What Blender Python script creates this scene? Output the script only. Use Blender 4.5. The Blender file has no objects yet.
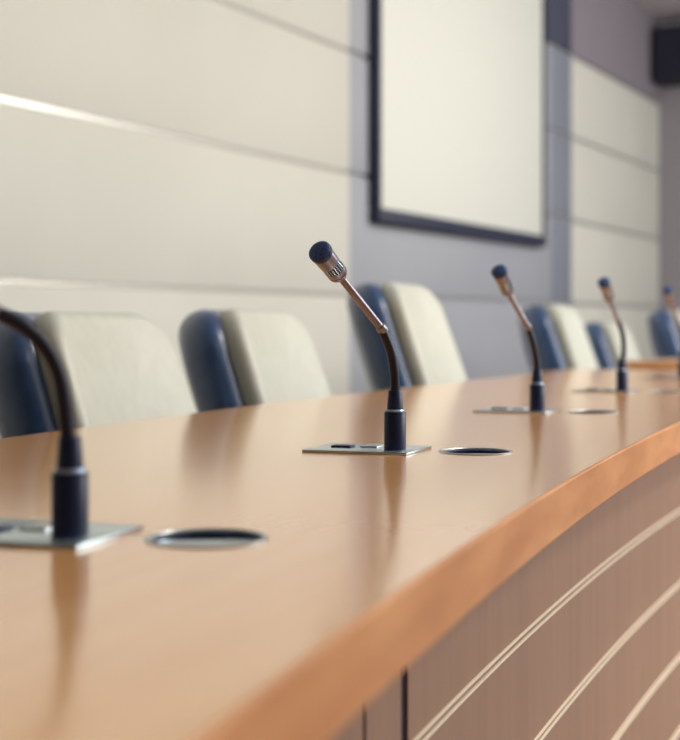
import bpy, bmesh, math, random
from mathutils import Vector, Matrix
random.seed(4)
S = bpy.context.scene
COL = S.collection
U = 0.155                      # one unit of the survey = camera height above the desk
TOP = 0.75                     # desk top height
R = math.radians

# ------------------------------------------------------------------ materials
def srgb(r, g, b):
    f = lambda c: (c/255/12.92) if c <= 10 else ((c/255+0.055)/1.055)**2.4
    return (f(r), f(g), f(b), 1)

def mat(name, col, rough=0.5, metal=0.0, spec=0.5, coat=0.0, coat_rough=0.1):
    m = bpy.data.materials.new(name); m.use_nodes = True
    b = m.node_tree.nodes['Principled BSDF']
    b.inputs['Base Color'].default_value = col
    b.inputs['Roughness'].default_value = rough
    b.inputs['Metallic'].default_value = metal
    b.inputs['Specular IOR Level'].default_value = spec
    b.inputs['Coat Weight'].default_value = coat
    b.inputs['Coat Roughness'].default_value = coat_rough
    return m

def noisy(m, c1, c2, scale=(1, 1, 1), nscale=6, detail=4, bump=0.0, lo=0.35, hi=0.65, rot=0.0):
    nt = m.node_tree; n = nt.nodes; l = nt.links; b = n['Principled BSDF']
    tc = n.new('ShaderNodeTexCoord'); mp0 = n.new('ShaderNodeMapping'); mp = n.new('ShaderNodeMapping')
    mp0.inputs['Rotation'].default_value = (0, 0, rot)
    mp.inputs['Scale'].default_value = scale
    nz = n.new('ShaderNodeTexNoise'); nz.inputs['Scale'].default_value = nscale; nz.inputs['Detail'].default_value = detail
    cr = n.new('ShaderNodeValToRGB')
    cr.color_ramp.elements[0].position = lo; cr.color_ramp.elements[1].position = hi
    cr.color_ramp.elements[0].color = c1; cr.color_ramp.elements[1].color = c2
    l.new(tc.outputs['Object'], mp0.inputs['Vector']); l.new(mp0.outputs['Vector'], mp.inputs['Vector'])
    l.new(mp.outputs['Vector'], nz.inputs['Vector']); l.new(nz.outputs['Fac'], cr.inputs['Fac'])
    l.new(cr.outputs['Color'], b.inputs['Base Color'])
    if bump:
        bp = n.new('ShaderNodeBump'); bp.inputs['Strength'].default_value = bump; bp.inputs['Distance'].default_value = 0.002
        l.new(nz.outputs['Fac'], bp.inputs['Height']); l.new(bp.outputs['Normal'], b.inputs['Normal'])
    return m

M = {}
M['wood_top'] = noisy(mat('wood_top', (0, 0, 0, 1), 0.2, spec=0.8, coat=0.75, coat_rough=0.14), srgb(240, 177, 112), srgb(244, 187, 124), (14, 0.7, 1), 3.0, 5, rot=R(20))
M['wood_edge'] = noisy(mat('wood_edge', (0, 0, 0, 1), 0.34), srgb(206, 138, 84), srgb(230, 165, 108), (3, 2.2, 9), 3.0, 4, rot=R(20))
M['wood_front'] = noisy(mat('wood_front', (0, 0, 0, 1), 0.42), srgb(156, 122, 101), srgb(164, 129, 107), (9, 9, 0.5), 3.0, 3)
M['gap_shade'] = mat('gap_shade', srgb(45, 26, 44), 0.8)  # dark tone standing in for shade in and behind the panel gaps
M['inlay'] = mat('inlay', srgb(232, 218, 194), 0.3, 0.0, 0.7)
M['mic_black'] = noisy(mat('mic_black', (0, 0, 0, 1), 0.4, spec=0.3), srgb(24, 33, 66), srgb(29, 39, 74), (1, 1, 1), 60, 2)
M['neck_black'] = mat('neck_black', srgb(30, 31, 50), 0.42, spec=0.3)
M['ring_grey'] = mat('ring_grey', srgb(150, 172, 196), 0.3, 0.6)
M['bronze'] = noisy(mat('bronze', (0, 0, 0, 1), 0.3, 0.6), srgb(122, 116, 126), srgb(138, 131, 140), (1, 1, 1), 40, 2)
M['steel'] = noisy(mat('steel', (0, 0, 0, 1), 0.27, 0.9), srgb(188, 206, 214), srgb(200, 216, 222), (1, 8, 1), 30, 2)
M['chrome'] = mat('chrome', srgb(190, 196, 200), 0.36, 1.0)
M['cup'] = mat('cup', srgb(32, 52, 104), 0.3, 0.5)
M['leather_dark'] = noisy(mat('leather_dark', (0, 0, 0, 1), 0.36, spec=0.9, coat=0.5, coat_rough=0.25), srgb(32, 66, 110), srgb(40, 78, 124), (1, 1, 1), 40, 4, bump=0.15)
M['leather_pale'] = noisy(mat('leather_pale', (0, 0, 0, 1), 0.45), srgb(178, 182, 172), srgb(184, 188, 178), (1, 1, 1), 30, 2)
M['piping'] = mat('piping', srgb(194, 198, 186), 0.5)
M['plastic_black'] = mat('plastic_black', srgb(28, 30, 42), 0.45)
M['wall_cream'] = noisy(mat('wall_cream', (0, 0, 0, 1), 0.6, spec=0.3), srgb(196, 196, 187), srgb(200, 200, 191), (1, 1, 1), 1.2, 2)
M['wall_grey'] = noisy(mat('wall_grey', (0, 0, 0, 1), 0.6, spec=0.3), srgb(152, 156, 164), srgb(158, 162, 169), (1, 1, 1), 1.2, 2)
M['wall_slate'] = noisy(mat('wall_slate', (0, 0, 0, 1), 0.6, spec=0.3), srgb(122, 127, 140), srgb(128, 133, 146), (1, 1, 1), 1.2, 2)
M['frieze_dark'] = mat('frieze_dark', srgb(62, 66, 86), 0.7)
M['frieze_lilac'] = mat('frieze_lilac', srgb(128, 122, 130), 0.7)
M['end_wall'] = mat('end_wall', srgb(150, 146, 152), 0.7)
M['soffit'] = mat('soffit', srgb(30, 30, 48), 0.8)
M['reveal'] = mat('reveal', srgb(214, 212, 203), 0.26, 0.6)
M['reveal_dark'] = mat('reveal_dark', srgb(150, 150, 152), 0.5)
M['screen_frame'] = mat('screen_frame', srgb(30, 36, 62), 0.5)
M['screen_white'] = mat('screen_white', srgb(213, 216, 208), 0.7)
M['ceiling'] = mat('ceiling', srgb(205, 198, 202), 0.8)
M['carpet'] = noisy(mat('carpet', (0, 0, 0, 1), 0.95), srgb(96, 92, 96), srgb(116, 110, 110), (1, 1, 1), 40, 4)

def dome_grille():
    m = mat('grille', srgb(34, 52, 100), 0.42, 0.3)
    nt = m.node_tree; n = nt.nodes; l = nt.links; b = n['Principled BSDF']
    tc = n.new('ShaderNodeTexCoord'); v = n.new('ShaderNodeTexVoronoi'); v.inputs['Scale'].default_value = 650
    cr = n.new('ShaderNodeValToRGB')
    cr.color_ramp.elements[0].position = 0.25; cr.color_ramp.elements[0].color = srgb(18, 27, 62)
    cr.color_ramp.elements[1].position = 0.6; cr.color_ramp.elements[1].color = srgb(64, 94, 152)
    l.new(tc.outputs['Object'], v.inputs['Vector']); l.new(v.outputs['Distance'], cr.inputs['Fac'])
    l.new(cr.outputs['Color'], b.inputs['Base Color'])
    bp = n.new('ShaderNodeBump'); bp.inputs['Strength'].default_value = 0.5; bp.inputs['Distance'].default_value = 0.001
    l.new(v.outputs['Distance'], bp.inputs['Height']); l.new(bp.outputs['Normal'], b.inputs['Normal'])
    return m
M['grille'] = dome_grille()

# ------------------------------------------------------------------ helpers
def obj(name, bm, m, parent=None, smooth=True):
    bmesh.ops.recalc_face_normals(bm, faces=bm.faces)
    me = bpy.data.meshes.new(name); bm.to_mesh(me); bm.free()
    if smooth:
        me.polygons.foreach_set('use_smooth', [True]*len(me.polygons))
        me.set_sharp_from_angle(angle=R(38))
    me.materials.append(m)
    o = bpy.data.objects.new(name, me); COL.objects.link(o)
    if parent: o.parent = parent
    return o

def thing(name, label, cat, loc=(0, 0, 0), rz=0, group=None):
    o = bpy.data.objects.new(name, None); COL.objects.link(o)
    o.empty_display_size = 0.1
    o.location = loc; o.rotation_euler = (0, 0, rz); o['label'] = label; o['category'] = cat
    if group: o['group'] = group
    return o

def struct(name, bm, m, smooth=False):
    o = obj(name, bm, m, None, smooth); o['kind'] = 'structure'; return o

def copy_tree(o, parent=None):
    c = o.copy(); COL.objects.link(c)
    if parent: c.parent = parent
    for ch in list(o.children): copy_tree(ch, c)
    return c

def add_box(bm, c, d, rz=0, bevel=0, seg=2, mtx=None):
    r = bmesh.ops.create_cube(bm, size=1)
    T = Matrix.Translation(c) @ Matrix.Rotation(rz, 4, 'Z') @ Matrix.Diagonal((*d, 1))
    if mtx is not None: T = mtx @ T
    vs = r['verts']
    bmesh.ops.transform(bm, matrix=T, verts=vs)
    if bevel:
        es = list({e for v in vs for e in v.link_edges})
        bmesh.ops.bevel(bm, geom=es, offset=bevel, segments=seg, profile=0.5, affect='EDGES')

def add_lathe(bm, prof, mtx=None, n=40):
    """prof: (radius, z) list, revolved around z."""
    mtx = mtx or Matrix.Identity(4)
    rings = []
    for r, z in prof:
        if r < 1e-6: rings.append([bm.verts.new(mtx @ Vector((0, 0, z)))])
        else: rings.append([bm.verts.new(mtx @ Vector((r*math.cos(2*math.pi*i/n), r*math.sin(2*math.pi*i/n), z))) for i in range(n)])
    for a, b in zip(rings, rings[1:]):
        if len(a) == 1 and len(b) == 1: continue
        for i in range(n):
            j = (i+1) % n
            if len(a) == 1: bm.faces.new((a[0], b[i], b[j]))
            elif len(b) == 1: bm.faces.new((a[i], a[j], b[0]))
            else: bm.faces.new((a[i], a[j], b[j], b[i]))

def spline(pts, sub=10):
    P = [Vector(p) for p in pts]; P = [P[0]*2-P[1]] + P + [P[-1]*2-P[-2]]
    out = []
    for i in range(1, len(P)-2):
        p0, p1, p2, p3 = P[i-1:i+3]
        for k in range(sub):
            t = k/sub
            out.append(0.5*((2*p1)+(p2-p0)*t+(2*p0-5*p1+4*p2-p3)*t*t+(3*p1-p0-3*p2+p3)*t**3))
    out.append(P[-2]); return out

def add_tube(bm, pts, rad, n=20):
    pts = [Vector(p) for p in pts]
    rings = []; up = Vector((0.3, 0.9, 0.1))
    for i, p in enumerate(pts):
        d = (pts[min(i+1, len(pts)-1)]-pts[max(i-1, 0)]).normalized()
        a = (up - d*up.dot(d)).normalized(); b = d.cross(a); up = a
        r = rad[i] if isinstance(rad, list) else rad
        rings.append([bm.verts.new(p + a*r*math.cos(2*math.pi*k/n) + b*r*math.sin(2*math.pi*k/n)) for k in range(n)])
    for A, B in zip(rings, rings[1:]):
        for k in range(n):
            j = (k+1) % n
            bm.faces.new((A[k], A[j], B[j], B[k]))
    bm.faces.new(rings[0][::-1]); bm.faces.new(rings[-1])

def align(p, d):
    """matrix that puts local z along d at p"""
    return Matrix.Translation(p) @ Vector((0, 0, 1)).rotation_difference(Vector(d)).to_matrix().to_4x4()

def sweep(bm, rails, close=True):
    """rails: list of cross-sections (each a list of points); skin them, cap both ends."""
    rings = [[bm.verts.new(p) for p in sec] for sec in rails]
    n = len(rings[0])
    for A, B in zip(rings, rings[1:]):
        for k in range(n):
            j = (k+1) % n
            bm.faces.new((A[k], A[j], B[j], B[k]))
    bm.faces.new(rings[0][::-1]); bm.faces.new(rings[-1])

# ------------------------------------------------------------------ desk plan (front edge curve)
DS = 0.25
def heading(s): return R(min(max(16.5+0.5*s, 12.5), 24.5)) if s >= 0 else R(max(16.5+0.5*s, 12.5))
def build_curve():
    pts = {}
    x, y = -0.336, 3.36
    n0 = int(27/DS)
    for i in range(n0+1):
        pts[i] = (x, y, heading(i*DS)); h = heading((i+0.5)*DS); x += DS*math.sin(h); y += DS*math.cos(h)
    x, y = -0.336, 3.36
    for i in range(-1, -int(10/DS)-1, -1):
        h = heading((i+0.5)*DS); x -= DS*math.sin(h); y -= DS*math.cos(h); pts[i] = (x, y, heading(i*DS))
    return [pts[k] for k in sorted(pts)]
CURVE = build_curve()                                 # in survey units
def on_curve(idx, n, z):
    """point at CURVE[idx], n metres behind the front edge, height z (metres)"""
    x, y, h = CURVE[idx]
    n += 0.016                                        # n = 0 is where the solid edge band meets the top
    return Vector((x*U - math.cos(h)*n, y*U + math.sin(h)*n, z))
def idx_of(s): return int(round((s+10)/DS))
WID = 5.15*U
TH = 0.047
SET = 0.6*U                                           # the front panels stand back from the edge

def swept(sec, i0, i1):
    return [[on_curve(i, n, z) for n, z in sec] for i in range(i0, i1+1)]

mics = [(-1.244, 6.45), (0.426, 10.85), (2.21, 15.7), (4.09, 20.3), (6.12, 25.0)]   # survey units
def near_heading(x, y):
    return min(CURVE, key=lambda c: (c[0]-x)**2+(c[1]-y)**2)[2]
MH = [near_heading(x+1.5, y-0.6) for x, y in mics]
def loc_at(k, t, n):
    """point t metres along the desk and n metres towards the front from mic k"""
    x, y = mics[k]; h = MH[k]
    return Vector((x*U + math.sin(h)*t + math.cos(h)*n, y*U + math.cos(h)*t - math.sin(h)*n, TOP))
GROM = [loc_at(k, 0.036, 0.0905) for k in range(5)]
GR = 0.0445

desk = thing('conference_desk', 'long curved light wood conference desk with microphones on it and pale inlaid front lines', 'desk', (on_curve(idx_of(8), WID/2, 0)))
dinv = Matrix.Translation(-desk.location)
def dpart(name, bm, m, smooth=True, parent=None):
    bmesh.ops.transform(bm, matrix=dinv, verts=bm.verts)
    return obj(name, bm, m, parent or desk, smooth)
last = len(CURVE)-1
# top, with round holes for the cable grommets
bm = bmesh.new()
sweep(bm, swept([(-0.0125, TOP), (WID-0.004, TOP), (WID, TOP-0.004), (WID, TOP-TH+0.004), (WID-0.004, TOP-TH), (-0.0125, TOP-TH)], 0, last))
top = dpart('desk_top', bm, M['wood_top'], False)
bm = bmesh.new()
for g in GROM: add_lathe(bm, [(0, -0.1), (GR-0.004, -0.1), (GR-0.004, 0.1), (0, 0.1)], Matrix.Translation(g - desk.location))
cut = obj('cutter', bm, M['gap_shade'])
cut.parent = desk
bmod = top.modifiers.new('holes', 'BOOLEAN'); bmod.operation = 'DIFFERENCE'; bmod.object = cut; bmod.solver = 'EXACT'
bpy.context.view_layer.update()
dg = bpy.context.evaluated_depsgraph_get()
me = bpy.data.meshes.new_from_object(top.evaluated_get(dg))
top.modifiers.clear(); top.data = me
bpy.data.objects.remove(cut)
# solid wood edge along the front
b_ = 0.0016
bm = bmesh.new()
sweep(bm, swept([(-0.0124, TOP), (-0.016+b_, TOP), (-0.016+b_*0.3, TOP-b_*0.3), (-0.016, TOP-b_), (-0.016, TOP-TH-0.001+b_), (-0.016+b_, TOP-TH-0.001), (-0.0124, TOP-TH-0.001)], 0, last))
eb = dpart('edge_band', bm, M['wood_edge'], False); eb['label'] = 'darker orange wood edge band'
# dark carcass behind the panels
bm = bmesh.new()
sweep(bm, swept([(SET+0.018, 0.02), (SET+0.018, TOP-TH-0.001), (SET+0.034, TOP-TH-0.001), (SET+0.034, 0.02)], 2, last-2))
dpart('carcass', bm, M['gap_shade'])
# front panels: narrow slats towards the camera, broad panels beyond
def s_at_px(px):
    """front-panel station seen at pixel column px"""
    best = min(range(len(CURVE)), key=lambda i: abs(340+1400*on_curve(i, SET, 0).x/max(on_curve(i, SET, 0).y, .05)-px))
    return best
def fine(i):      # fractional index
    k = int(math.floor(i)); f = i-k
    return k, f
def cpt(i, n, z):
    k, f = fine(i); k2 = min(k+1, last)
    return on_curve(k, n, z).lerp(on_curve(k2, n, z), f)
def frac_at_px(px, lo, hi):
    for _ in range(40):
        m = (lo+hi)/2; p = cpt(m, SET, 0)
        if 340+1400*p.x/p.y < px: lo = m
        else: hi = m
    return (lo+hi)/2
i_gap = frac_at_px(404.5, idx_of(-1.5), idx_of(20))
def panel(i0, i1, parent=None):
    bm = bmesh.new(); n = max(2, int((i1-i0)*1.0)+1)
    e = 0.002
    sec = [(SET+e, 0.02), (SET, 0.02+e), (SET, TOP-TH-0.001-e), (SET+e, TOP-TH-0.001), (SET+0.018, TOP-TH-0.001), (SET+0.018, 0.02)]
    sweep(bm, [[cpt(i0+(i1-i0)*k/n, a, z) for a, z in sec] for k in range(n+1)])
    return dpart('front_panel', bm, M['wood_front'])
gapw = 0.022/(DS*U)
end_i = last-2
i_seam = frac_at_px(760, idx_of(2), idx_of(26)); cuts = [i_gap, i_seam, (i_seam+end_i)/2, end_i]
zs = [TOP-0.222-0.1465*k for k in range(4)]
for k in range(3):
    a = cuts[k]+(gapw*0.5 if k == 0 else 0); b = cuts[k+1]-0.002/(DS*U)
    p = panel(a, b)
    for z in zs:
        for dz in (-0.0044, 0.0044):
            bm = bmesh.new()
            n = int(b-a)+1; r = 0.0021
            add_tube(bm, [cpt(a+(b-a)*q/n, SET-0.0006, z+dz) for q in range(n+1)], r, 8)
            dpart('inlay_strip', bm, M['inlay'], True, p)
slat = 0.100/(DS*U)
def shade_strip(i0, i1):  # dark strip put in for the shade between front panels
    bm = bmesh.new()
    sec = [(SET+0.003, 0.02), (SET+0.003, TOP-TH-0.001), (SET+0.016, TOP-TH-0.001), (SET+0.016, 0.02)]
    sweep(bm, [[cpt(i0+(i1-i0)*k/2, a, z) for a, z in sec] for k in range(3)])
    dpart('shade_strip', bm, M['gap_shade'], False)
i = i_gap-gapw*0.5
shade_strip(i, i_gap+gapw*0.5)
k = 0
while i-slat > 2:
    panel(i-slat, i); g_ = gapw*(0.35, 1.0)[k % 2]
    if i-slat-g_ > 2: shade_strip(i-slat-g_, i-slat)
    i -= slat+g_; k += 1
# end gables
for q, nm in ((2, 0), (last-2, 1)):
    bm = bmesh.new(); h = CURVE[q][2]
    c = on_curve(q, (SET+WID-0.06)/2+0.03, (TOP-TH)/2)
    add_box(bm, c, (WID-0.10-SET-0.04, 0.03, TOP-TH-0.002), -h, 0.002)
    dpart('end_gable', bm, M['wood_front'])

# second desk beyond the far end
h2 = R(34)
d2 = thing('conference_desk', 'far desk section beyond the long desk, only its orange end edge showing', 'desk', (7.55*U+math.cos(h2)*0.38, 37*U-math.sin(h2)*0.38, 0), -h2)
LEN2 = 3.4
bm = bmesh.new(); add_box(bm, (0, LEN2/2, TOP-TH/2), (0.76, LEN2-0.032, TH), 0, 0.003); obj('desk_top', bm, M['wood_top'], d2)
bm = bmesh.new(); add_box(bm, (0, 0.008, TOP-TH/2), (0.76, 0.016, TH+0.001), 0, 0.0025); obj('edge_band', bm, M['wood_edge'], d2)
bm = bmesh.new(); add_box(bm, (0.388, LEN2/2, TOP-TH/2), (0.016, LEN2, TH+0.001), 0, 0.0025); obj('edge_band', bm, M['wood_edge'], d2)
bm = bmesh.new(); add_box(bm, (0.27, LEN2/2, (TOP-TH)/2+0.01), (0.018, LEN2-0.2, TOP-TH-0.022), 0, 0.002); fp = obj('front_panel', bm, M['wood_front'], d2)
for z in zs:
    bm = bmesh.new(); add_box(bm, (0.2795, LEN2/2, z), (0.003, LEN2-0.22, 0.008), 0, 0.001); obj('inlay_strip', bm, M['inlay'], fp)
for y in (0.08, LEN2-0.08):
    bm = bmesh.new(); add_box(bm, (-0.05, y, (TOP-TH)/2-0.001), (0.6, 0.03, TOP-TH-0.003), 0, 0.002); obj('end_gable', bm, M['wood_front'], d2)

# ------------------------------------------------------------------ cable grommets
glabels = ['round chrome cable grommet right of the nearest microphone, large and blurred',
           'round chrome cable grommet right of the sharp middle microphone',
           'round chrome cable grommet right of the third microphone',
           'round chrome cable grommet beside the fourth microphone',
           'round chrome cable grommet beside the farthest microphone at the right edge']
def make_grommet(label):
    g = thing('cable_grommet', label, 'grommet', (0, 0, 0), 0, 'cable grommets along the desk')
    bm = bmesh.new(); add_lathe(bm, [(GR-0.0045, -0.012), (GR-0.0045, 0.0006), (GR-0.0035, 0.0014), (GR-0.001, 0.0014), (GR+0.0002, 0.0008), (GR+0.0002, 0.0002), (GR-0.0035, 0.0002), (GR-0.0035, -0.012), (GR-0.0045, -0.012)], n=64)
    obj('ring', bm, M['chrome'], g)
    bm = bmesh.new(); r = GR-0.0046
    add_lathe(bm, [(r, -0.002), (r-0.001, -0.02), (r-0.006, -0.028), (0, -0.029), (0, -0.031), (r-0.005, -0.030), (r, -0.021), (r+0.0001, -0.002)], n=64)
    obj('cup', bm, M['cup'], g)
    # half lid with a finger notch, tilted down into the cup
    bm = bmesh.new(); vs = []
    rr = r-0.002
    arc = [R(152+k*236/24) for k in range(25)]
    loop = [(rr*math.cos(a), rr*math.sin(a)) for a in arc]
    lo_ = [bm.verts.new((x, y, -0.0055)) for x, y in loop]; hi_ = [bm.verts.new((x, y, -0.0035)) for x, y in loop]
    bm.faces.new(lo_[::-1]); bm.faces.new(hi_)
    for k in range(25):
        j = (k+1) % 25; bm.faces.new((lo_[k], lo_[j], hi_[j], hi_[k]))
    obj('lid', bm, M['steel'], g)
    return g
g0 = make_grommet(glabels[0])
for k in range(5):
    g = g0 if k == 0 else copy_tree(g0)
    g.location = GROM[k]; g.rotation_euler = (0, 0, -MH[k]+R(20)); g['label'] = glabels[k]

# ------------------------------------------------------------------ microphones
mlabels = ['nearest gooseneck microphone, large and blurred, its dark neck bent out of the left edge',
           'sharply focused gooseneck microphone in the middle with a blue mesh tip',
           'blurred gooseneck microphone second from the right end, before the grey wall and fourth chair',
           'small blurred gooseneck microphone in front of the chair with the steeply leaning dark side',
           'farthest gooseneck microphone, only its blurred head showing at the right edge']
mlabels[2] = 'blurred gooseneck microphone next behind the sharp one, below the lower right corner of the screen'
# neck path, stem end, head direction in world-aligned metres from the socket base
mpaths = [
  ([(0, 0, .060), (-.002, 0, .080), (-.004, -.001, .100), (-.008, -.002, .120), (-.018, -.004, .139), (-.034, -.007, .154), (-.052, -.010, .163)], (-.125, -.022, .190), (-.8, -.35, .35)),
  ([(0, 0, .060), (0, 0, .080), (-.0012, -.001, .100), (-.0055, -.004, .122), (-.0155, -.009, .1475)], (-.0642, -.036, .2075), (-.41, -.83, .48)),
  ([(0, 0, .060), (0, 0, .080), (-.003, -.001, .100), (-.008, -.004, .122), (-.017, -.009, .1475)], (-.052, -.030, .204), (-.36, -.70, .62)),
  ([(0, 0, .060), (.003, 0, .080), (.0035, -.001, .105), (0, -.004, .132), (-.010, -.009, .158)], (-.032, -.030, .204), (-.36, -.66, .66)),
  ([(0, 0, .060), (.002, 0, .080), (.001, -.001, .105), (-.003, -.004, .128), (-.012, -.009, .153)], (-.036, -.030, .204), (-.36, -.66, .66)),
]
def make_mic(k):
    x, y = mics[k]; h = MH[k]
    g = thing('gooseneck_microphone', mlabels[k], 'microphone', (x*U, y*U, TOP), -h, 'gooseneck microphones along the desk')
    rot = Matrix.Rotation(h, 4, 'Z')
    L = lambda p: rot @ Vector(p)
    # plate (local x = towards the front, local y = along the desk)
    bm = bmesh.new(); add_box(bm, (-0.039, 0.013, 0.0016), (0.132, 0.104, 0.003), 0, 0.001); pl = obj('mounting_plate', bm, M['steel'], g)
    bm = bmesh.new(); add_box(bm, (-0.070, 0.010, 0.0042), (0.026, 0.018, 0.0028), 0, 0.0012); obj('button', bm, M['mic_black'], pl)
    bm = bmesh.new(); add_box(bm, (-0.038, 0.030, 0.0038), (0.022, 0.034, 0.002), 0, 0.0008); obj('button', bm, M['chrome'], pl)
    bm = bmesh.new(); add_lathe(bm, [(0, 0.003), (.0132, 0.003), (.0132, .0475), (.0125, .0485), (0, .0485)]); so = obj('socket', bm, M['mic_black'], g)
    bm = bmesh.new(); add_lathe(bm, [(0, .0), (.0016, 0), (.0016, .0008), (0, .0009)], Matrix.Translation((-.004, -.0126, .037)) @ Matrix.Rotation(R(90), 4, 'X'), 12); obj('set_screw', bm, M['plastic_black'], so)
    bm = bmesh.new(); add_lathe(bm, [(0, .0485), (.0115, .0485), (.0118, .0496), (.0108, .0515), (0, .0515)]); obj('ring', bm, M['ring_grey'], g)
    bm = bmesh.new(); add_lathe(bm, [(0, .0515), (.0098, .0515), (.0081, .0735), (.0077, .0742), (0, .0742)]); obj('sleeve', bm, M['mic_black'], g)
    neck, stem_end, hd = mpaths[k]
    sp = [L(p) for p in spline(neck, 14)]
    # gooseneck with fine ridges
    bm = bmesh.new(); dense = []
    for a, b in zip(sp, sp[1:]):
        dense += [a, a.lerp(b, .5)]
    dense.append(sp[-1])
    add_tube(bm, dense, [0.0055+0.00018*(q % 2) for q in range(len(dense))], 20); obj('gooseneck', bm, M['neck_black'], g)
    j = sp[-1]; e = L(stem_end); d = (e-j).normalized()
    bm = bmesh.new(); add_lathe(bm, [(0, -.004), (.0058, -.004), (.0063, -.003), (.0063, .004), (.0054, .005), (0, .005)], align(j, d), 24); obj('collar', bm, M['bronze'], g)
    hdv = L(hd).normalized()
    bm = bmesh.new(); path = spline([j+d*.004, j.lerp(e, .4), e-d*.006, e+hdv*.004], 8); add_tube(bm, path, 0.0047, 20); obj('stem', bm, M['bronze'], g)
    A = align(e, hdv)
    bm = bmesh.new()
    add_lathe(bm, [(0, -.001), (.0052, -.001), (.0072, .003), (.0108, .009), (.0120, .0125), (.0120, .0145), (.0113, .0150), (.0113, .0160), (.0120, .0165), (.0122, .0240), (.0112, .0243), (.0112, .0380), (.0124, .0383), (.0129, .0560), (.0125, .0590), (0, .0590)], A, 40)
    hb = obj('microphone_head', bm, M['bronze'], g)
    bm = bmesh.new(); add_lathe(bm, [(0, .0244), (.01135, .0244), (.01135, .0379), (0, .0379)], A, 40); obj('vent', bm, M['mic_black'], hb)
    bm = bmesh.new()
    for q in range(22):
        a = 2*math.pi*q/22
        add_box(bm, (.0115*math.cos(a), .0115*math.sin(a), .0311), (.0012, .0012, .0136), a, 0, 2, A)
    ob = obj('vent_ribs', bm, M['steel'], hb)
    bm = bmesh.new()
    add_lathe(bm, [(0, .0570), (.0133, .0570), (.0135, .0590), (.0135, .0625), (.0130, .0642), (.0122, .0650), (.0100, .0659), (.0066, .0667), (.0030, .0671), (0, .0672)], A, 40)
    obj('grille', bm, M['grille'], hb)
    bm = bmesh.new(); add_lathe(bm, [(.0128, .0585), (.0138, .0588), (.0138, .0632), (.0133, .0638), (.0130, .0634), (.0128, .0585)], A, 40); obj('rim', bm, M['mic_black'], hb)
    return g
for k in range(5): make_mic(k)

# ------------------------------------------------------------------ chairs
def padded(bm, w, h, d, cx=0, bev=0.04, bulge=0.0, rad=None):
    """soft upright slab: width along y, height along z from 0, thickness along x from cx"""
    nx, ny, nz = 3, 10, 10
    rad = rad or bev
    def sd(v, n): return v
    # build as a superellipse pillow: rows of rings around the outline
    N = 64; rings = []
    prof = [(0.0, 0.0)]
    steps = 7
    for q in range(steps+1):
        a = math.pi/2*q/steps
        prof.append((bev*(1-math.cos(a)), bev*(math.sin(a))))   # inset shrinks to 0
    out = []
    def outline(inset):
        ww, hh = w/2-inset, h/2-inset; rr = max(rad-inset, 0.002); pts = []
        for qd, (sx, sy) in enumerate(((1, 1), (-1, 1), (-1, -1), (1, -1))):
            for k in range(N//4):
                a = math.pi/2*(qd + k/(N//4-1))
                pts.append((sx*(ww-rr)+rr*math.cos(a), sy*(hh-rr)+rr*math.sin(a)))
        return pts
    secs = []
    b2 = min(bev, d/2-0.001)
    for q in range(steps+1):
        a = math.pi/2*(1-q/steps)
        secs.append((cx-d/2+b2*(1-math.cos(math.pi/2-a)), b2*(1-math.sin(math.pi/2-a))))
    for q in range(steps+1):
        a = math.pi/2*q/steps
        secs.append((cx+d/2-b2*(1-math.cos(a)), b2*(1-math.cos(a)) if False else b2*(1-math.cos(a))))
    secs = []
    for q in range(steps+1):
        a = math.pi/2*q/steps
        secs.append((cx-d/2+b2*(1-math.cos(a)), b2*(1-math.sin(a))))
    for q in range(steps+1):
        a = math.pi/2*q/steps
        secs.append((cx+d/2-b2*(1-math.sin(a)), b2*(1-math.cos(a))))
    R_ = []
    for x, ins in secs:
        R_.append([bm.verts.new((x, y, z+h/2)) for y, z in outline(ins)])
    for A, B in zip(R_, R_[1:]):
        for k in range(N):
            j = (k+1) % N
            bm.faces.new((A[k], A[j], B[j], B[k]))
    for ring, sgn, x0 in ((R_[0], -1, secs[0][0]), (R_[-1], 1, secs[-1][0])):
        prev = ring
        for f in (0.8, 0.55, 0.3, 0.1):
            cur = []
            for v in ring:
                cur.append(bm.verts.new((x0+sgn*bulge*(1-f*f), v.co.y*f, (v.co.z-h/2)*f+h/2)))
            for k in range(N):
                j = (k+1) % N
                bm.faces.new((prev[k], prev[j], cur[j], cur[k]))
            prev = cur
        bm.faces.new(prev)

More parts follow.
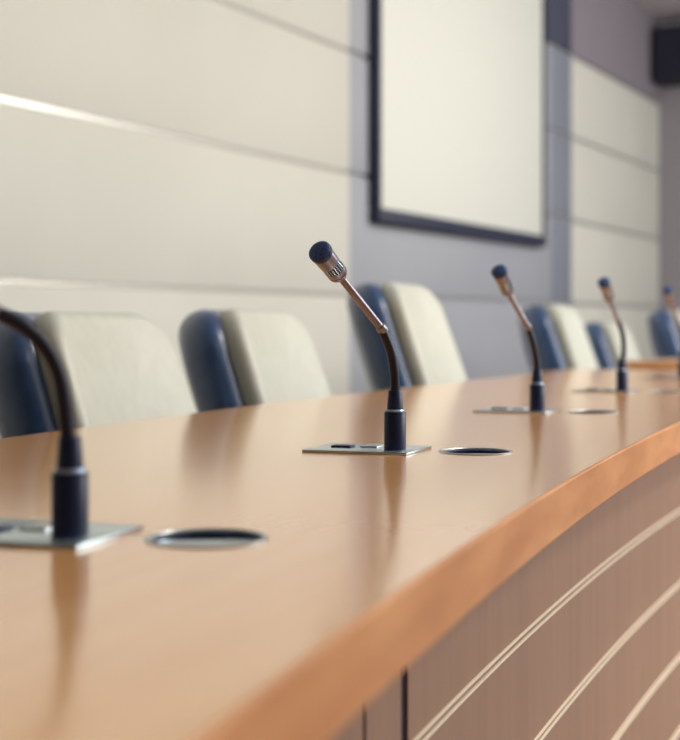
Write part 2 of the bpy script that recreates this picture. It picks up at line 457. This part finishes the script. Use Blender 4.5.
def make_chair(label):
    t = thing('office_chair', label, 'chair', (0, 0, 0), 0, 'office chairs behind the desk')
    REC = R(19)
    BW, BH = 0.56, 0.52
    piv = Matrix.Translation((-0.215, 0, 0.44)) @ Matrix.Rotation(-REC, 4, 'Y')
    def bend(bm):
        for v in bm.verts:
            v.co.x += 0.10*(v.co.y/0.25)**2*0.45          # wraps round the sitter
            f = max(0.0, v.co.z)/BH
            v.co.y *= 1.04 - 0.16*f*f                      # narrower towards the top
        bmesh.ops.transform(bm, matrix=piv, verts=bm.verts)
    bm = bmesh.new(); padded(bm, BW, BH+0.004, 0.112, -0.041, 0.052, 0.014, 0.11); bend(bm); obj('back_shell', bm, M['leather_dark'], t)['label'] = 'dark navy leather outer back'
    bm = bmesh.new(); padded(bm, BW-0.03, BH-0.020, 0.066, 0.026, 0.032, 0.010, 0.10)
    bmesh.ops.translate(bm, vec=(0, 0, 0.005), verts=bm.verts); bend(bm)
    cu = obj('back_cushion', bm, M['leather_pale'], t); cu['label'] = 'pale cream leather front cushion'
    bm = bmesh.new()
    bmesh.ops.create_cube(bm, size=1); bmesh.ops.transform(bm, matrix=Matrix.Translation((0.03, 0, 0.435)) @ Matrix.Diagonal((0.50, 0.50, 0.09, 1)), verts=bm.verts)
    bmesh.ops.bevel(bm, geom=bm.edges[:], offset=0.035, segments=5, profile=0.6, affect='EDGES'); obj('seat', bm, M['leather_pale'], t)
    bm = bmesh.new(); add_box(bm, (-0.02, 0, 0.378), (0.30, 0.22, 0.03), 0, 0.01); add_box(bm, (-0.225, 0, 0.40), (0.16, 0.10, 0.03), 0, 0.01); obj('seat_plate', bm, M['plastic_black'], t)
    for s in (-1, 1):
        bm = bmesh.new()
        add_tube(bm, spline([(0.02, s*0.23, 0.385), (0.03, s*0.275, 0.42), (-0.01, s*0.285, 0.50), (-0.03, s*0.285, 0.530)], 8), 0.013, 12)
        ar = obj('armrest', bm, M['plastic_black'], t)
        bm = bmesh.new(); add_box(bm, (-0.02, s*0.285, 0.543), (0.22, 0.06, 0.028), 0, 0.011, 4); obj('arm_pad', bm, M['leather_dark'], ar)
    bm = bmesh.new(); add_lathe(bm, [(0, .08), (.025, .08), (.025, .20), (.015, .20), (.015, .48-0.11), (0, .48-0.11)]); obj('gas_lift', bm, M['chrome'], t)
    for q in range(5):
        a = 2*math.pi*q/5+0.3
        bm = bmesh.new()
        sec = lambda r, w, z0, z1: [Vector((r*math.cos(a)-sy*w*math.sin(a), r*math.sin(a)+sy*w*math.cos(a), z)) for sy, z in ((-1, z0), (1, z0), (1, z1), (-1, z1))]
        sweep(bm, [sec(0.0, .026, .075, .115), sec(.12, .022, .072, .105), sec(.29, .015, .064, .084)])
        lg = obj('base_leg', bm, M['chrome'], t)
        bm = bmesh.new()
        for s in (-1, 1):
            add_lathe(bm, [(0, -.008), (.024, -.008), (.027, -.004), (.027, .004), (.024, .008), (0, .008)], Matrix.Translation((.285*math.cos(a)-s*.013*math.sin(a), .285*math.sin(a)+s*.013*math.cos(a), .027)) @ Matrix.Rotation(a, 4, 'Z') @ Matrix.Rotation(R(90), 4, 'X'), 20)
        add_box(bm, (.285*math.cos(a), .285*math.sin(a), .05), (.03, .012, .036), a, .004)
        obj('caster', bm, M['plastic_black'], lg)
    return t
# backrest centre (px column, distance in units), top height px, heading of the row
chairs = [
  (103, 15.6, 312, 14, 'pale fronted chair with navy side behind the nearest microphone, at the left edge'),
  (264, 20.2, 305, 15, 'pale and navy chair standing alone before the cream wall, left of the sharp microphone'),
  (410, 25.6, 280, 16, 'tallest pale and navy chair, directly behind the sharp microphone, before the grey wall'),
  (563, 34.0, 302, 17, 'pale and navy chair right behind the third microphone in the blurred background'),
  (615, 42.0, 320, 20, 'far low chair with leaning navy side, behind the fourth microphone'),
  (679, 46.5, 308, 18, 'farthest pale and navy chair cut off by the right edge'),
]
ch0 = None
for px, Y, ytop, hd, lab in chairs:
    if ch0 is None: c = ch0 = make_chair(lab)
    else: c = copy_tree(ch0)
    h = R(hd)
    x = (px-340)/1400*Y*U; y = Y*U
    c.location = (x+math.cos(h)*0.30, y-math.sin(h)*0.30, 0); c.rotation_euler = (0, 0, -h); c['label'] = lab
    ztop = TOP+U+(323-ytop)/1400*Y*U
    dz = ztop-0.934
    for ch in c.children:
        if ch.name.split('.')[0] in ('back_shell', 'back_cushion', 'seat', 'seat_plate', 'armrest'):
            ch.location.z += dz
        if ch.name.split('.')[0] == 'gas_lift':
            ch.scale.z = 1.0; 
            ch.location.z += dz

# ------------------------------------------------------------------ room
wt = Vector((0.4522, 0.8919, 0)); wn = Vector((0.8919, -0.4522, 0))      # along the wall / out of the wall into the room
W0 = -wn*20*U                                                            # foot of the wall nearest the camera
WRZ = math.atan2(wt.y, wt.x)
def along(px):
    """distance along the wall seen at pixel column px"""
    k = (px-340)/1400
    Y = 20*U/(0.4522-0.8919*k); p = Vector((k*Y, Y, 0)); return (p-W0).dot(wt)
CAMZ = TOP+U
Y345 = 20*U/(0.4522-0.8919*5/1400)
zl = [CAMZ+v/1400*Y345 for v in (-94, 28, 150, 272, 392)]
CEIL = 3.55
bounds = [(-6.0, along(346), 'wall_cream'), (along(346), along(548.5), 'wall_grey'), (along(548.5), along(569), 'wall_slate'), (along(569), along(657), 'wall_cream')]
rows = [(0.0, zl[0]-0.6*0)] if False else []
zz = [0.0]+zl+[CEIL]
G = 0.012
def wbox(bm, a0, a1, z0, z1, d0, d1, bev=0.0):
    c = W0+wt*((a0+a1)/2)+wn*((d0+d1)/2); add_box(bm, (c.x, c.y, (z0+z1)/2), (a1-a0, d1-d0, z1-z0), WRZ, bev, 2)
# backing wall
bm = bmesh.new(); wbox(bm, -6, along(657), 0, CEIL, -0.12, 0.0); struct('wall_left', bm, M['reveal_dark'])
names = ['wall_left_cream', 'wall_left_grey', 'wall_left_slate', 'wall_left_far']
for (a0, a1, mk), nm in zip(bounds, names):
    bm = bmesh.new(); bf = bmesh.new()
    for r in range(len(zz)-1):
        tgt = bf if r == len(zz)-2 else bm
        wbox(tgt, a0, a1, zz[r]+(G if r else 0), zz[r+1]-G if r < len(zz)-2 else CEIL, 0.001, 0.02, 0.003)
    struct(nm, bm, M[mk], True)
    if nm == 'wall_left_cream': struct('trim_1', bf, M['wall_cream'], True)
    elif nm == 'wall_left_grey': struct('trim_2', bf, M['frieze_dark'], True)
    elif nm == 'wall_left_slate': struct('trim_20', bf, M['frieze_dark'], True)
    else: struct('trim_3', bf, M['frieze_lilac'], True)
n = 4
for z in zl:
    bm = bmesh.new()
    P = lambda a, d, zc: (W0+wt*a+wn*d)+Vector((0, 0, zc))
    sec = [(0.001, -G*0.95), (0.0165, -G*0.95), (0.0175, -G*0.85), (0.0175, G*0.85), (0.0165, G*0.95), (0.001, G*0.95)]
    sweep(bm, [[P(a, d, z+q) for d, q in sec] for a in (-6, along(346)-0.005)])
    struct('trim_%d' % n, bm, M['reveal'], True); n += 1
# end wall across the far end
ec = W0+wt*along(657)
bm = bmesh.new(); c = ec+wt*0.07+wn*4; add_box(bm, (c.x, c.y, CEIL/2), (0.12, 9, CEIL), WRZ); struct('wall_far', bm, M['end_wall'])
bm = bmesh.new(); c = ec-wt*0.17+wn*3.1; add_box(bm, (c.x, c.y, 3.22), (0.34, 6.1, 0.47), WRZ, 0.01); struct('trim_%d' % n, bm, M['soffit'])
# unseen wall behind the camera's left, added to block world light
bm = bmesh.new(); c = W0-wt*6.06+wn*3.3; add_box(bm, (c.x, c.y, CEIL/2), (0.12, 6.6, CEIL), WRZ); struct('wall_near', bm, M['end_wall'])
# floor and ceiling
mid = W0+wt*(along(657)-6)/2+wn*4
bm = bmesh.new(); add_box(bm, (mid.x, mid.y, -0.05), (along(657)+6, 9, 0.1), WRZ); struct('floor', bm, M['carpet'])
bm = bmesh.new(); add_box(bm, (mid.x, mid.y, CEIL+0.05), (along(657)+6, 9, 0.1), WRZ); struct('ceiling', bm, M['ceiling'])

# ------------------------------------------------------------------ projection screen
a0, a1 = along(364.5), along(534.5)
zb = CAMZ+0.505; zt = 3.42
sc_c = W0+wt*((a0+a1)/2)+wn*0.022
scr = thing('projection_screen', 'large white projection screen with dark navy frame hung on the grey wall', 'screen', (sc_c.x, sc_c.y, zb), WRZ)
def sbox(name, m, cx, cz, w, h, d0, d1, bev=0.004):
    bm = bmesh.new(); add_box(bm, (cx, -(d0+d1)/2, cz), (w, d1-d0, h), 0, bev); return obj(name, bm, m, scr)
w = a1-a0; hh = zt-zb
sbox('screen_surface', M['screen_white'], 0, hh/2, w-0.07, hh-0.16, 0.02, 0.045, 0.002)
sbox('bottom_bar', M['screen_frame'], 0, 0.04, w, 0.08, 0.0, 0.07, 0.02)
sbox('top_case', M['screen_frame'], 0, hh-0.04, w, 0.10, 0.0, 0.09, 0.015)
sbox('side_frame', M['screen_frame'], -w/2+0.0175, hh/2, 0.035, hh-0.16, 0.0, 0.06)
sbox('side_frame', M['screen_frame'], w/2-0.0175, hh/2, 0.035, hh-0.16, 0.0, 0.06)

# ------------------------------------------------------------------ light
def area(name, loc, size, power, col, rot=(0, 0, 0)):
    l = bpy.data.lights.new(name, 'AREA'); l.shape = 'RECTANGLE'; l.size, l.size_y = size; l.energy = power; l.color = col
    o = bpy.data.objects.new(name, l); COL.objects.link(o); o.location = loc; o.rotation_euler = rot; return o
warm = (1.0, 0.95, 0.88)
for a, pw in ((0.5, 6), (3.5, 54), (6.5, 36)):
    for d in (3.4, 5.4):
        p = W0+wt*a+wn*d
        area('ceiling_fill_light', (p.x, p.y, CEIL-0.03), (1.2, 0.6), pw, warm, (0, 0, WRZ))  # added area light under the ceiling, no lamp in view
# unseen wall opposite; windows and area light added to light wall and groove
DW = 6.6
A0, A1 = 3.0, 12.0
def rbox(bm, a0, a1, z0, z1, d0, d1):
    c = W0+wt*((a0+a1)/2)+wn*((d0+d1)/2); add_box(bm, (c.x, c.y, (z0+z1)/2), (a1-a0, d1-d0, z1-z0), WRZ)
bm = bmesh.new(); rbox(bm, -6, along(657), 0, 1.75, DW, DW+.12); rbox(bm, -6, along(657), 3.48, CEIL, DW, DW+.12); rbox(bm, -6, A0, 1.75, 3.48, DW, DW+.12); rbox(bm, A1, along(657), 1.75, 3.48, DW, DW+.12)
struct('wall_right', bm, M['wall_cream'])
bm = bmesh.new()
for q in range(7):
    a = A0+(A1-A0)*q/6; rbox(bm, a-.03, a+.03, 1.75, 3.48, DW+.03, DW+.09)
struct('added_window_1', bm, M['plastic_black'])  # unseen mullions, added along with the area light behind
p = W0+wt*(A0+A1)/2+wn*(DW+0.3)
area('window_fill_light', (p.x, p.y, 2.62), (A1-A0, 1.7), 440, (1.0, 0.98, 0.94), (R(90), 0, WRZ))  # added fill, brightens the left wall and streaks its upper groove
Wd = bpy.data.worlds.new('room_light'); S.world = Wd; Wd.use_nodes = True
bg = Wd.node_tree.nodes['Background']; bg.inputs['Color'].default_value = (1.0, 0.98, 0.95, 1); bg.inputs['Strength'].default_value = 0.55

# ------------------------------------------------------------------ camera
cam = bpy.data.cameras.new('camera'); co = bpy.data.objects.new('camera', cam); COL.objects.link(co)
co.location = (0, 0, CAMZ); co.rotation_euler = (R(90), 0, 0)
cam.sensor_fit = 'VERTICAL'; cam.sensor_height = 24; cam.lens = 1400/740*24
cam.shift_y = -47/740
cam.clip_start = 0.02
cam.dof.use_dof = True; cam.dof.focus_distance = 10.3*U; cam.dof.aperture_fstop = 3.0
S.camera = co
S.view_settings.view_transform = 'Standard'; S.view_settings.look = 'None'; S.view_settings.gamma = 1; S.view_settings.exposure = 0.07
S.view_settings.use_curve_mapping = False
